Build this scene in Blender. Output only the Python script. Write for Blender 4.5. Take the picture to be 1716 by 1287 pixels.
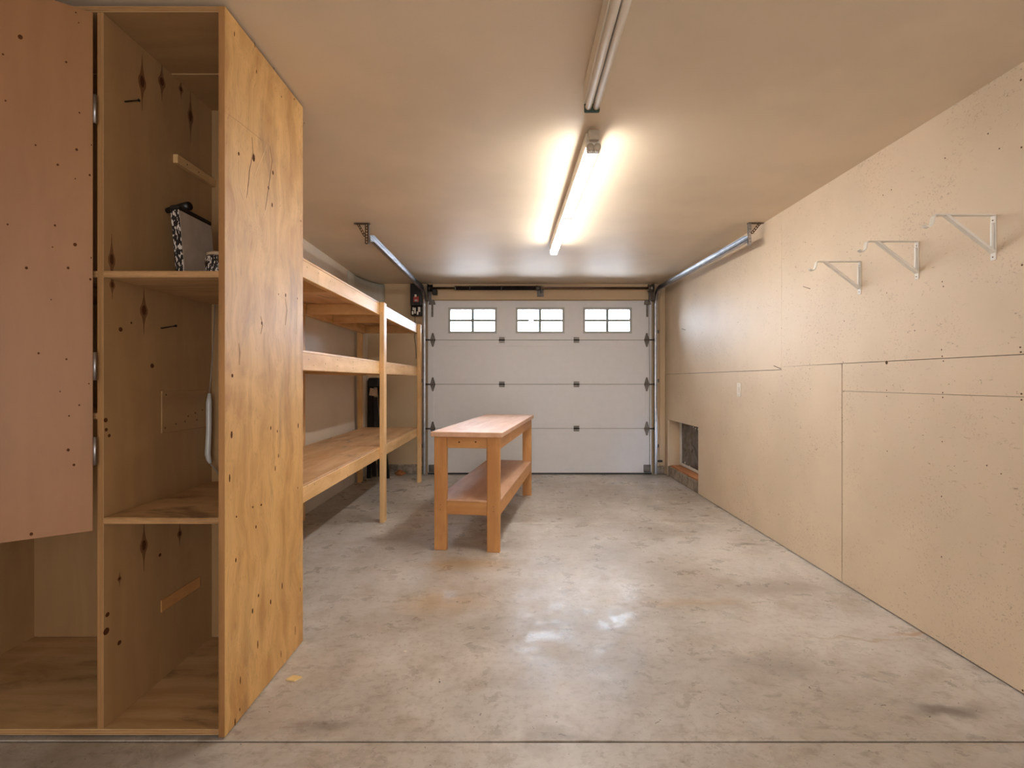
import bpy, bmesh, math, random
from mathutils import Vector, Matrix

random.seed(7)
for o in list(bpy.data.objects):
    bpy.data.objects.remove(o, do_unlink=True)
scene = bpy.context.scene
COL = scene.collection

# ------------------------------------------------------------------ camera
CAMZ, FPX, VX, VY = 1.156, 910.0, 860.0, 637.0
cam_data = bpy.data.cameras.new('camera')
cam = bpy.data.objects.new('camera', cam_data)
COL.objects.link(cam)
cam.location = (0, 0, CAMZ)
cam.rotation_euler = (math.radians(90), 0, 0)
cam_data.sensor_fit = 'HORIZONTAL'
cam_data.sensor_width = 36.0
cam_data.lens = FPX / 1716.0 * 36.0
cam_data.shift_x = -(VX - 858.0) / 1716.0
cam_data.shift_y = (VY - 643.5) / 1716.0
cam_data.clip_start = 0.05
scene.camera = cam

# ------------------------------------------------------------------ light and exposure
world = bpy.data.worlds.new('world')
scene.world = world
world.use_nodes = True
wt = world.node_tree
bg = wt.nodes['Background']
wtc = wt.nodes.new('ShaderNodeTexCoord')
wsep = wt.nodes.new('ShaderNodeSeparateXYZ'); wt.links.new(wtc.outputs['Generated'], wsep.inputs[0])
wcl = wt.nodes.new('ShaderNodeTexNoise'); wt.links.new(wtc.outputs['Generated'], wcl.inputs['Vector'])
wcl.inputs['Scale'].default_value = 9.0; wcl.inputs['Detail'].default_value = 4
wsky = wt.nodes.new('ShaderNodeMix'); wsky.data_type = 'RGBA'        # overcast sky with soft clouds
wt.links.new(wcl.outputs['Fac'], wsky.inputs[0])
wsky.inputs[6].default_value = (0.52, 0.68, 1.0, 1); wsky.inputs[7].default_value = (0.76, 0.85, 1.0, 1)
wmr = wt.nodes.new('ShaderNodeMapRange'); wt.links.new(wsep.outputs['Z'], wmr.inputs[0])
wmr.inputs[1].default_value = -0.05; wmr.inputs[2].default_value = 0.06
wmx = wt.nodes.new('ShaderNodeMix'); wmx.data_type = 'RGBA'
wt.links.new(wmr.outputs[0], wmx.inputs[0])
wmx.inputs[6].default_value = (0.34, 0.36, 0.42, 1)                  # driveway and lawn below the horizon
wt.links.new(wsky.outputs[2], wmx.inputs[7])
wt.links.new(wmx.outputs[2], bg.inputs[0])
SKY_POWER = 22.0
bg.inputs[1].default_value = SKY_POWER
scene.cycles.caustics_reflective = False
scene.cycles.caustics_refractive = False
scene.view_settings.view_transform = 'Standard'
scene.view_settings.look = 'None'
scene.view_settings.gamma = 1.0
scene.view_settings.use_curve_mapping = False
scene.view_settings.exposure = 1.36
TUBE_POWER = 26.0          # emission of the lit fluorescent tubes
TUBE_COL = (1.0, 0.965, 0.91)

# unseen fill light added behind the camera to brighten the front faces
la = bpy.data.lights.new('fill_light', 'AREA')
la.shape = 'RECTANGLE'; la.size = 2.2; la.size_y = 2.0
la.energy = 25; la.color = (0.95, 0.97, 1.0)
lo = bpy.data.objects.new('fill_light', la)
COL.objects.link(lo)
lo.location = (0.6, -2.5, 1.1); lo.rotation_euler = (math.radians(90), 0, 0)

# ------------------------------------------------------------------ helpers
WP = {}
def lin(c):
    c = c / 255.0
    return c / 12.92 if c <= 0.04045 else ((c + 0.055) / 1.055) ** 2.4
def rgb(r, g, b): return (lin(r), lin(g), lin(b), 1.0)

def hit(px, py, axis, val):
    """point where the sight line through a pixel meets the plane axis=val"""
    d = Vector(((px - VX) / FPX, 1.0, -(py - VY) / FPX))
    o = Vector((0, 0, CAMZ))
    t = (val - o[axis]) / d[axis]
    return o + d * t
def floor_pt(px, py): return hit(px, py, 2, 0.0)

def wpos(p): return WP.get(p.name, Vector((0, 0, 0))) if p else Vector((0, 0, 0))

def link(name, me, mat=None, parent=None, loc=(0, 0, 0)):
    o = bpy.data.objects.new(name, me)
    COL.objects.link(o)
    loc = Vector(loc)
    if parent:
        o.parent = parent
    o.location = loc - wpos(parent)
    WP[o.name] = loc.copy()
    if mat and me and not me.materials:
        me.materials.append(mat)
    return o

def empty(name, loc=(0, 0, 0), label=None, cat=None, group=None, kind=None):
    o = bpy.data.objects.new(name, None)
    COL.objects.link(o)
    o.empty_display_size = 0.1
    o.location = loc
    WP[o.name] = Vector(loc)
    tag(o, label, cat, group, kind)
    return o

def tag(o, label=None, cat=None, group=None, kind=None):
    if label: o['label'] = label
    if cat: o['category'] = cat
    if group: o['group'] = group
    if kind: o['kind'] = kind
    return o

def bm_mesh(bm, name='mesh', smooth=False):
    bmesh.ops.recalc_face_normals(bm, faces=bm.faces)
    me = bpy.data.meshes.new(name)
    bm.to_mesh(me); bm.free()
    if smooth:
        for p in me.polygons: p.use_smooth = True
    return me

def add_box(bm, lo, hi, bev=0.0, seg=1):
    lo, hi = Vector(lo), Vector(hi)
    r = bmesh.ops.create_cube(bm, size=1.0)
    vs = r['verts']
    c = (lo + hi) / 2; s = hi - lo
    for v in vs: v.co = Vector((v.co.x * s.x, v.co.y * s.y, v.co.z * s.z)) + c
    if bev > 0:
        es = list({e for v in vs for e in v.link_edges})
        bmesh.ops.bevel(bm, geom=es, offset=bev, segments=seg, affect='EDGES', profile=0.6)

def box(name, x0, x1, y0, y1, z0, z1, mat, parent=None, bev=0.0015, seg=1):
    lo = Vector((min(x0, x1), min(y0, y1), min(z0, z1))); hi = Vector((max(x0, x1), max(y0, y1), max(z0, z1)))
    c = (lo + hi) / 2
    bm = bmesh.new()
    add_box(bm, lo - c, hi - c, bev, seg)
    return link(name, bm_mesh(bm, name), mat, parent, c)

def boxes(name, lst, mat, parent=None, bev=0.0015):
    """several boxes that make up one part"""
    lo = Vector((min(b[0] for b in lst), min(b[2] for b in lst), min(b[4] for b in lst)))
    hi = Vector((max(b[1] for b in lst), max(b[3] for b in lst), max(b[5] for b in lst)))
    c = (lo + hi) / 2
    bm = bmesh.new()
    for b in lst:
        add_box(bm, Vector((b[0], b[2], b[4])) - c, Vector((b[1], b[3], b[5])) - c, bev)
    return link(name, bm_mesh(bm, name), mat, parent, c)

def prism(name, pts, axis, a, b, mat, parent=None, bev=0.0):
    """polygon (2D) extruded along an axis between a and b"""
    def mk(p, t):
        if axis == 0: return Vector((t, p[0], p[1]))
        if axis == 1: return Vector((p[0], t, p[1]))
        return Vector((p[0], p[1], t))
    P = [mk(p, a) for p in pts] + [mk(p, b) for p in pts]
    c = sum(P, Vector()) / len(P)
    bm = bmesh.new()
    vs = [bm.verts.new(p - c) for p in P]
    n = len(pts)
    bm.faces.new(vs[:n]); bm.faces.new(list(reversed(vs[n:])))
    for i in range(n):
        j = (i + 1) % n
        bm.faces.new((vs[i], vs[j], vs[n + j], vs[n + i]))
    bmesh.ops.recalc_face_normals(bm, faces=bm.faces)
    if bev > 0:
        bmesh.ops.bevel(bm, geom=list(bm.edges), offset=bev, segments=1, affect='EDGES')
    return link(name, bm_mesh(bm, name), mat, parent, c)

def add_tube(bm, pts, r, n=10, cap=True, closed=False):
    pts = [Vector(p) for p in pts]
    rings = []
    up = None
    for i, p in enumerate(pts):
        if i == 0: t = pts[1] - p
        elif i == len(pts) - 1: t = p - pts[i - 1]
        else: t = (pts[i + 1] - p).normalized() + (p - pts[i - 1]).normalized()
        t.normalize()
        if up is None:
            up = Vector((0, 0, 1)) if abs(t.z) < 0.9 else Vector((0, 1, 0))
        u = t.cross(up)
        if u.length < 1e-4: u = t.cross(Vector((1, 0, 0)))
        u.normalize(); v = u.cross(t).normalized(); up = v
        rr = r[i] if isinstance(r, (list, tuple)) else r
        rings.append([bm.verts.new(p + (u * math.cos(2 * math.pi * k / n) + v * math.sin(2 * math.pi * k / n)) * rr) for k in range(n)])
    for a, b in zip(rings[:-1], rings[1:]):
        for k in range(n):
            bm.faces.new((a[k], a[(k + 1) % n], b[(k + 1) % n], b[k]))
    if cap:
        bm.faces.new(list(reversed(rings[0]))); bm.faces.new(rings[-1])

def tube(name, pts, r, mat, parent=None, n=10):
    c = sum((Vector(p) for p in pts), Vector()) / len(pts)
    bm = bmesh.new()
    add_tube(bm, [Vector(p) - c for p in pts], r, n)
    o = link(name, bm_mesh(bm, name, True), mat, parent, c)
    return o

def lathe(name, prof, mat, parent=None, loc=(0, 0, 0), n=20, axis=2):
    bm = bmesh.new()
    rings = []
    for (r, h) in prof:
        ring = []
        for k in range(n):
            a = 2 * math.pi * k / n
            p = (r * math.cos(a), r * math.sin(a), h)
            if axis == 0: p = (p[2], p[0], p[1])
            if axis == 1: p = (p[0], p[2], p[1])
            ring.append(bm.verts.new(p))
        rings.append(ring)
    for a, b in zip(rings[:-1], rings[1:]):
        for k in range(n): bm.faces.new((a[k], a[(k + 1) % n], b[(k + 1) % n], b[k]))
    bm.faces.new(list(reversed(rings[0]))); bm.faces.new(rings[-1])
    me = bm_mesh(bm, name)
    for p in me.polygons: p.use_smooth = len(p.vertices) == 4 and abs(p.normal[axis]) < 0.9
    return link(name, me, mat, parent, loc)

# ------------------------------------------------------------------ materials
class NT:
    def __init__(s, name):
        s.m = bpy.data.materials.new(name); s.m.use_nodes = True
        s.t = s.m.node_tree; s.n = s.t.nodes; s.l = s.t.links
        s.bsdf = s.n['Principled BSDF']
    def new(s, typ, **kw):
        n = s.n.new(typ)
        for k, v in kw.items(): setattr(n, k, v)
        return n
    def set(s, sock, v):
        if hasattr(v, 'is_linked') or isinstance(v, bpy.types.NodeSocket): s.l.new(v, sock)
        else: sock.default_value = v
    def coord(s, world=False):
        if world: return s.new('ShaderNodeNewGeometry').outputs['Position']
        tc = s.new('ShaderNodeTexCoord'); oi = s.new('ShaderNodeObjectInfo')
        mu = s.new('ShaderNodeMath', operation='MULTIPLY'); s.l.new(oi.outputs['Random'], mu.inputs[0]); mu.inputs[1].default_value = 37.0
        ad = s.new('ShaderNodeVectorMath', operation='ADD'); s.l.new(tc.outputs['Object'], ad.inputs[0]); s.l.new(mu.outputs[0], ad.inputs[1])
        return ad.outputs[0]
    def scale(s, vec, sc):
        mp = s.new('ShaderNodeMapping'); s.l.new(vec, mp.inputs[0]); mp.inputs['Scale'].default_value = sc
        return mp.outputs[0]
    def noise(s, vec, scale, detail=4, rough=0.55, dist=0.0):
        n = s.new('ShaderNodeTexNoise'); s.l.new(vec, n.inputs['Vector'])
        n.inputs['Scale'].default_value = scale; n.inputs['Detail'].default_value = detail
        n.inputs['Roughness'].default_value = rough; n.inputs['Distortion'].default_value = dist
        return n.outputs['Fac']
    def vor(s, vec, scale, out='Distance'):
        n = s.new('ShaderNodeTexVoronoi'); s.l.new(vec, n.inputs['Vector']); n.inputs['Scale'].default_value = scale
        return n.outputs[out]
    def ramp(s, fac, a, b, lo=0.0, hi=1.0):
        n = s.new('ShaderNodeMapRange'); n.interpolation_type = 'SMOOTHSTEP'
        s.set(n.inputs[0], fac); n.inputs[1].default_value = a; n.inputs[2].default_value = b
        n.inputs[3].default_value = lo; n.inputs[4].default_value = hi
        return n.outputs[0]
    def math(s, op, a, b=0.0):
        n = s.new('ShaderNodeMath', operation=op); s.set(n.inputs[0], a); s.set(n.inputs[1], b); return n.outputs[0]
    def mix(s, fac, a, b, mode='MIX'):
        n = s.new('ShaderNodeMix', data_type='RGBA', blend_type=mode)
        s.set(n.inputs[0], fac); s.set(n.inputs[6], a); s.set(n.inputs[7], b)
        return n.outputs[2]
    def bump(s, h, strength=0.2, dist=0.01):
        n = s.new('ShaderNodeBump'); n.inputs['Strength'].default_value = strength; n.inputs['Distance'].default_value = dist
        s.set(n.inputs['Height'], h); s.l.new(n.outputs[0], s.bsdf.inputs['Normal'])
    def out(s, col, rough=0.5, metal=0.0, spec=0.5):
        s.set(s.bsdf.inputs['Base Color'], col); s.set(s.bsdf.inputs['Roughness'], rough)
        s.bsdf.inputs['Metallic'].default_value = metal
        s.bsdf.inputs['Specular IOR Level'].default_value = spec
        return s.m

MATS = {}
def simple(name, col, rough=0.5, metal=0.0, var=0.08, spec=0.5):
    if name in MATS: return MATS[name]
    t = NT(name); v = t.coord()
    f = t.noise(v, 14.0, 3)
    dark = tuple(c * (1 - var * 2) for c in col[:3]) + (1,)
    lite = tuple(min(1, c * (1 + var)) for c in col[:3]) + (1,)
    c = t.mix(t.ramp(f, 0.3, 0.7), dark, lite)
    MATS[name] = t.out(c, rough, metal, spec)
    return MATS[name]

def wood(name, c1, c2, axis, rough=0.55, streak=1.0, grey=0.0, greycol=(120, 105, 90), ringscale=1.0, warp=1.0):
    key = name + '_' + 'xyz'[axis]
    if key in MATS: return MATS[key]
    t = NT(key); v = t.coord()
    wv = t.new('ShaderNodeTexNoise'); t.l.new(v, wv.inputs['Vector']); wv.inputs['Scale'].default_value = 3.0; wv.inputs['Detail'].default_value = 2
    ws = t.new('ShaderNodeVectorMath', operation='SCALE'); t.l.new(wv.outputs['Color'], ws.inputs[0]); ws.inputs['Scale'].default_value = 0.10 * warp
    wa_ = t.new('ShaderNodeVectorMath', operation='ADD'); t.l.new(v, wa_.inputs[0]); t.l.new(ws.outputs[0], wa_.inputs[1])
    vw = wa_.outputs[0]
    sc = [11.0, 11.0, 11.0]; sc[axis] = 0.9
    f1 = t.noise(t.scale(vw, tuple(sc)), 1.0 * ringscale, 5, 0.55, 0.3)
    sc2 = [170.0, 170.0, 170.0]; sc2[axis] = 5.0
    f2 = t.noise(t.scale(vw, tuple(sc2)), 1.0, 3, 0.6)
    f3 = t.noise(v, 3.1, 5, 0.6, 0.4)
    c = t.mix(t.ramp(f1, 0.30, 0.70), c1, c2)
    dk = tuple(x * 0.62 for x in c1[:3]) + (1,)
    c = t.mix(t.math('MULTIPLY', t.ramp(f2, 0.52, 0.74), 0.40 * streak), c, dk)
    lt = tuple(min(1, x * 1.14) for x in c2[:3]) + (1,)
    c = t.mix(t.ramp(f3, 0.48, 0.75, 0, 0.55), c, lt)
    if grey > 0:
        sg = [5.0, 5.0, 5.0]; sg[axis] = 1.6
        f4 = t.noise(t.scale(v, tuple(sg)), 1.1, 6, 0.62, 0.5)
        c = t.mix(t.ramp(f4, 0.54, 0.72, 0, grey), c, rgb(*greycol))
    t.bump(f2, 0.08, 0.002)
    MATS[key] = t.out(c, rough)
    return MATS[key]

# plain wood families: axis is the direction of the grain
def pine(ax): return wood('pine_lumber', rgb(205, 158, 98), rgb(232, 192, 138), ax, 0.5, 0.6)
def fir(ax): return wood('fir_lumber', rgb(190, 132, 76), rgb(212, 158, 98), ax, 0.5, 0.8)
def plyside(ax): return wood('plywood_side', rgb(188, 138, 76), rgb(224, 180, 114), ax, 0.5, 1.2, 0.6, (150, 116, 78), 1.0, 2.2)
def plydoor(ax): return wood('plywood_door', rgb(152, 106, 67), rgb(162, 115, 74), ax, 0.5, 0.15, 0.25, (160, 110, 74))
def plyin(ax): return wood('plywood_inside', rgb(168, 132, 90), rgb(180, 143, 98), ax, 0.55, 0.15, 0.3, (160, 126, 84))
def plydirty(ax): return wood('plywood_stained', rgb(180, 142, 96), rgb(212, 176, 130), ax, 0.6, 0.5, 0.8, (96, 74, 54))
def deckply(ax): return wood('plywood_deck', rgb(196, 150, 100), rgb(226, 188, 146), ax, 0.45, 0.6, 0.75, (120, 88, 72))
def benchtop(ax): return wood('bench_top_wood', rgb(200, 152, 116), rgb(220, 180, 150), ax, 0.48, 0.3, 0.2, (190, 150, 130))
PLYEDGE_A = wood('ply_edge', rgb(150, 104, 58), rgb(180, 132, 80), 2, 0.6, 0.4)

def paint(name, col, rough=0.5, scuffs=True, bumpy=0.06):
    if name in MATS: return MATS[name]
    t = NT(name); v = t.coord(world=True)
    f = t.noise(v, 1.3, 4)
    dk = tuple(c * 0.90 for c in col[:3]) + (1,)
    c = t.mix(t.ramp(f, 0.35, 0.7), col, dk)
    if scuffs:
        # scattered short scuffs and pin holes, thicker in some places than in others
        vn = t.new('ShaderNodeTexVoronoi'); vv = t.scale(v, (1.0, 1.0, 2.4)); t.l.new(vv, vn.inputs['Vector'])
        vn.inputs['Scale'].default_value = 9.0
        cell = t.new('ShaderNodeSeparateColor'); t.l.new(vn.outputs['Color'], cell.inputs[0])
        size = t.ramp(cell.outputs[0], 0.45, 1.0, 0.0, 0.075)
        spot = t.math('LESS_THAN', vn.outputs['Distance'], size)
        where = t.ramp(t.noise(v, 1.7, 2), 0.40, 0.58)
        br = t.ramp(t.noise(v, 55.0, 2), 0.46, 0.6)
        c = t.mix(t.math('MULTIPLY', t.math('MULTIPLY', spot, where), t.math('MULTIPLY', br, 0.8)), c, rgb(120, 96, 72))
        f5 = t.noise(t.scale(v, (3.0, 6.0, 13.0)), 4.5, 6, 0.75, 1.2)
        f6 = t.noise(t.scale(v, (2.0, 3.0, 5.0)), 26.0, 4, 0.7)
        c = t.mix(t.math('MULTIPLY', t.ramp(f6, 0.57, 0.66, 0, 0.5), t.ramp(t.noise(v, 3.1, 3), 0.45, 0.6)), c, rgb(150, 124, 98))
        c = t.mix(t.math('MULTIPLY', t.ramp(f5, 0.60, 0.66, 0, 0.7), where), c, rgb(150, 122, 94))
    t.bump(t.noise(v, 160.0, 3), bumpy, 0.004)
    MATS[name] = t.out(c, rough)
    return MATS[name]

M_WALL = paint('wall_paint', rgb(226, 206, 180), 0.6)
M_WALL2 = paint('wall_paint_plain', rgb(234, 221, 205), 0.45, scuffs=False)
M_CEIL = paint('ceiling_paint', rgb(226, 207, 182), 0.55, scuffs=False, bumpy=0.10)
M_TRIM = paint('trim_paint', rgb(214, 188, 152), 0.45, scuffs=False)

def concrete():
    t = NT('polished_concrete'); v = t.coord(world=True)
    a = t.noise(v, 0.9, 6, 0.64, 0.3)
    b = t.noise(v, 4.5, 7, 0.66, 0.3)
    c = t.mix(t.ramp(a, 0.32, 0.68), rgb(176, 168, 158), rgb(216, 211, 206))
    c = t.mix(t.ramp(b, 0.48, 0.74, 0, 0.55), c, rgb(154, 138, 120))
    w = t.noise(t.scale(v, (1.6, 0.8, 1.0)), 1.3, 5, 0.64, 0.3)
    c = t.mix(t.ramp(w, 0.56, 0.74, 0, 0.45), c, rgb(214, 207, 200))
    g = t.noise(t.scale(v, (1.0, 2.2, 1.0)), 2.1, 5, 0.62, 0.5)
    c = t.mix(t.ramp(g, 0.52, 0.78, 0, 0.38), c, rgb(132, 116, 98))
    # stains and other patches with places of their own: x, y, half-lengths, colour, strength
    st = []
    def s(px, py, rx, ry, col, k): p = floor_pt(px, py); st.append((p.x, p.y, rx, ry, col, k))
    s(1590, 1192, .14, .05, (92, 78, 66), .75)
    s(1290, 985, .30, .12, (128, 114, 104), .55)
    s(1300, 1118, .20, .13, (132, 118, 108), .6)
    s(540, 1215, .10, .05, (110, 96, 84), .6)
    s(780, 945, .26, .12, (176, 142, 92), .7)  # yellow-tan patch in front of the bench
    s(735, 1010, .22, .16, (184, 152, 104), .6)  # second yellow-tan patch, nearer the camera
    s(1010, 1050, .07, .02, (150, 116, 84), .6)
    s(1160, 1010, .30, .05, (178, 148, 114), .55)
    s(1530, 1063, .10, .02, (168, 124, 74), .7)
    s(1440, 1070, .22, .012, (158, 132, 100), .6)
    s(1180, 864, .05, .03, (92, 74, 54), .8)
    s(1135, 845, .10, .04, (110, 92, 66), .6)
    s(1250, 912, .12, .03, (100, 84, 68), .7)
    s(672, 821, .06, .05, (60, 48, 38), .85)  # dark patch on the floor below the rack
    s(620, 805, .06, .05, (60, 48, 38), .7)  # dark patch on the floor by the far corner
    s(940, 1230, .10, .04, (130, 112, 90), .6)
    s(1000, 1000, .30, .22, (224, 220, 218), .35)  # pale reflection of the door windows, painted into the floor colour
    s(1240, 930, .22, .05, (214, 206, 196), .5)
    dn = t.new('ShaderNodeTexNoise'); t.l.new(v, dn.inputs['Vector']); dn.inputs['Scale'].default_value = 9.0; dn.inputs['Detail'].default_value = 5
    sub = t.new('ShaderNodeVectorMath', operation='SUBTRACT'); t.l.new(dn.outputs['Color'], sub.inputs[0]); sub.inputs[1].default_value = (.5, .5, .5)
    scl = t.new('ShaderNodeVectorMath', operation='SCALE'); t.l.new(sub.outputs[0], scl.inputs[0]); scl.inputs['Scale'].default_value = 0.16
    dv = t.new('ShaderNodeVectorMath', operation='ADD'); t.l.new(v, dv.inputs[0]); t.l.new(scl.outputs[0], dv.inputs[1])
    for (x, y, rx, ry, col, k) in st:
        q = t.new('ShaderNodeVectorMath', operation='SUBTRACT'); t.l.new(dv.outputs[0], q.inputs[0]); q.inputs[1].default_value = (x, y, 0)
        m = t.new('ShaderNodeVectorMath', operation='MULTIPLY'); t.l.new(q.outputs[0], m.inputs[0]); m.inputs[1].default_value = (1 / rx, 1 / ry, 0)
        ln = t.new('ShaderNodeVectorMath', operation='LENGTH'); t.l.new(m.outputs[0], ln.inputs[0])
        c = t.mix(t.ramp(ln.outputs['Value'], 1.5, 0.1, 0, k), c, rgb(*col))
    # grit and small dark flecks
    for scale_, thr, p0 in ((4.0, 0.045, 0.35), (9.0, 0.055, 0.45), (20.0, 0.085, 0.55), (38.0, 0.12, 0.62)):
        vn = t.new('ShaderNodeTexVoronoi'); t.l.new(dv.outputs[0], vn.inputs['Vector']); vn.inputs['Scale'].default_value = scale_
        sc = t.new('ShaderNodeSeparateColor'); t.l.new(vn.outputs['Color'], sc.inputs[0])
        lim = t.ramp(sc.outputs[0], p0, 1.0, 0.0, thr)
        c = t.mix(t.math('MULTIPLY', t.math('LESS_THAN', vn.outputs['Distance'], lim), 0.8), c, rgb(70, 58, 48))
    fg = t.noise(v, 34.0, 4, 0.7)
    c = t.mix(t.ramp(fg, 0.48, 0.68, 0, 0.32), c, rgb(138, 124, 110))
    fm = t.noise(t.scale(v, (1.0, 1.6, 1.0)), 11.0, 5, 0.7, 0.4)
    c = t.mix(t.math('MULTIPLY', t.ramp(fm, 0.50, 0.68, 0, 0.55), t.ramp(a, 0.62, 0.38, 0.25, 1.0)), c, rgb(136, 123, 108))
    # fine trowel scratches
    sr = t.noise(t.scale(v, (12.0, 70.0, 1.0)), 1.2, 4, 0.6, 0.2)
    c = t.mix(t.ramp(sr, 0.55, 0.75, 0, 0.18), c, rgb(224, 218, 212))
    r = t.ramp(t.noise(v, 5.0, 5, 0.70, 0.2), 0.3, 0.7, 0.22, 0.50)
    t.bump(t.math('ADD', t.noise(v, 22.0, 5, 0.6), t.math('MULTIPLY', sr, 0.4)), 0.16, 0.003)
    return t.out(c, r)
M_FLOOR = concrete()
M_CURB = simple('rough_concrete', rgb(160, 146, 130), 0.85, var=0.22)
M_JOINT = simple('joint_dirt', rgb(58, 42, 32), 0.9)
M_DARKGAP = simple('gap_dark', rgb(64, 50, 38), 0.9)
M_KNOT = simple('knot_dark', rgb(92, 56, 32), 0.95, spec=0.1)
M_KNOTB = simple('knot_brown', rgb(128, 88, 52), 0.6)
M_DOOR = simple('door_white_steel', rgb(230, 231, 236), 0.36, var=0.008)
M_DOORG = simple('door_window_frame', rgb(186, 188, 186), 0.4, var=0.03)
M_MUNTIN = simple('muntin_grey', rgb(150, 160, 160), 0.5)
M_GALV = simple('galvanised_steel', rgb(176, 176, 180), 0.32, 1.0, 0.10)
M_GALVD = simple('dull_steel', rgb(120, 114, 108), 0.45, 0.9, 0.15)
M_PERF = simple('bronze_angle_iron', rgb(112, 92, 72), 0.5, 0.8, 0.2)
M_BLACK = simple('black_plastic', rgb(30, 26, 24), 0.4)
M_BLACKM = simple('black_metal', rgb(38, 32, 30), 0.35, 0.6)
M_SPRING = simple('spring_steel', rgb(44, 32, 30), 0.4, 0.7)
M_SHAFT = simple('torsion_shaft', rgb(112, 84, 66), 0.4, 0.8)
M_WHITE = simple('white_enamel', rgb(240, 235, 226), 0.35, var=0.02)
M_SOCKET = simple('socket_plastic', rgb(196, 184, 166), 0.4, var=0.1)
M_WHITEP = simple('white_plastic', rgb(236, 228, 216), 0.4, var=0.03)
M_TUBEOFF = simple('fluorescent_tube_off', rgb(238, 228, 216), 0.5, var=0.02)
M_GREEN = simple('tube_end_green', rgb(46, 66, 52), 0.5)
M_SCREW = simple('screw_dark', rgb(104, 80, 58), 0.9, 0.0, spec=0.1)
M_RED = simple('red_label', rgb(168, 58, 46), 0.5)
M_BEIGE = simple('beige_label', rgb(206, 178, 146), 0.7)
M_BOXW = simple('white_card', rgb(196, 178, 158), 0.6, var=0.05)
M_YELLOWW = wood('scrap_wood', rgb(232, 200, 134), rgb(242, 214, 152), 0, 0.6, 0.4)
M_ORANGE = simple('orange_brown_clay', rgb(178, 112, 68), 0.8, var=0.2)
M_SILL = wood('sill_wood', rgb(160, 98, 50), rgb(190, 124, 72), 1, 0.6, 1.0)
M_PANED = simple('dusty_dark_glass', rgb(98, 92, 92), 0.22, var=0.25)
M_PLASTIC = simple('cloudy_plastic', rgb(206, 204, 196), 0.2, var=0.03)
M_TAN = simple('tan_wire', rgb(150, 132, 112), 0.5)

def emit(name, col, power, noise=0.0):
    t = NT(name)
    t.bsdf.inputs['Base Color'].default_value = (.8, .8, .8, 1)
    if noise:
        v = t.coord(world=True); f = t.noise(v, 3.0, 3)
        c = t.mix(t.ramp(f, 0.35, 0.65, 0, noise), tuple(col) + (1,), (col[0] * .7, col[1] * .86, col[2] * .84, 1))
        t.l.new(c, t.bsdf.inputs['Emission Color'])
    else:
        t.bsdf.inputs['Emission Color'].default_value = tuple(col) + (1,)
    t.bsdf.inputs['Emission Strength'].default_value = power
    return t.m
M_TUBEON = emit('fluorescent_tube_lit', TUBE_COL, TUBE_POWER)
def glass():
    t = NT('window_glass'); out = t.n['Material Output']
    tr = t.new('ShaderNodeBsdfTransparent'); tr.inputs[0].default_value = (.93, .96, .95, 1)
    gl = t.new('ShaderNodeBsdfGlossy'); gl.inputs['Roughness'].default_value = .05
    fr = t.new('ShaderNodeFresnel'); fr.inputs[0].default_value = 1.45
    mx = t.new('ShaderNodeMixShader')
    t.l.new(fr.outputs[0], mx.inputs[0]); t.l.new(tr.outputs[0], mx.inputs[1]); t.l.new(gl.outputs[0], mx.inputs[2])
    t.l.new(mx.outputs[0], out.inputs['Surface'])
    return t.m
M_PANE = glass()

def printed(name):
    """black print with white blocks of lettering on a narrow carton edge"""
    t = NT(name); v = t.coord()
    br = t.new('ShaderNodeTexBrick'); t.l.new(t.scale(v, (30, 30, 30)), br.inputs['Vector'])
    f = t.noise(t.scale(v, (60, 60, 26)), 2.2, 2, 0.6)
    c = t.mix(t.math('GREATER_THAN', f, 0.54), rgb(24, 18, 20), rgb(210, 200, 190))
    return t.out(c, 0.4)
M_PRINT = printed('printed_carton_edge')

# shared little meshes
def disc_mesh(name, r, h, n=8, mat=None):
    bm = bmesh.new()
    bmesh.ops.create_cone(bm, cap_ends=True, segments=n, radius1=r, radius2=r * 0.85, depth=h)
    me = bm_mesh(bm, name); me.materials.append(mat); return me
ME_SCREW = disc_mesh('screw_head', 0.0032, 0.0012, 8, M_SCREW)
ME_KNOT = disc_mesh('knot', 1.0, 0.08, 8, M_KNOT)
def diamond_mesh():
    bm = bmesh.new()
    prof = [(-1, 0.02), (-.6, .12), (-.3, .42), (-.1, .95), (.08, 1.0), (.28, .5), (.6, .16), (1, .02)]
    f, b = [], []
    L = [(-w, z) for z, w in prof] + [(w, z) for z, w in reversed(prof)]
    for (x, z) in L:
        f.append(bm.verts.new((x, 0, z))); b.append(bm.verts.new((x, 1, z)))
    bm.faces.new(f); bm.faces.new(list(reversed(b)))
    n = len(L)
    for i in range(n):
        j = (i + 1) % n
        bm.faces.new((f[i], f[j], b[j], b[i]))
    me = bm_mesh(bm, 'diamond_knot'); me.materials.append(M_KNOTB); return me
ME_DIAMOND = diamond_mesh()

def screw(parent, p, axis, name='screw_head', s=1.15):
    """little disc lying on a face whose normal is along the axis (0 x, 1 y, 2 z)"""
    o = link(name, ME_SCREW, None, parent, p)
    o.rotation_euler = (0, math.pi / 2, 0) if axis == 0 else ((math.pi / 2, 0, 0) if axis == 1 else (0, 0, 0))
    o.scale = (s, s, 1)
    return o
def knot_x(parent, px, py, X, w, h, name='knot'):
    p = hit(px, py, 0, X)
    o = link(name, ME_KNOT, None, parent, p)
    o.rotation_euler = (0, math.pi / 2, 0)
    o.scale = (h, w, 0.006)
    return o

# ------------------------------------------------------------------ the room
XR, XL, YD, YW, YN = 1.872, -1.79, 6.657, 6.70, -2.6
def ceil_z(x, y):
    t = max(0.0, min(1.0, (6.66 - y) / 4.7))
    return 2.341 + t * (0.0167 - 0.0186 * x)

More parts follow.
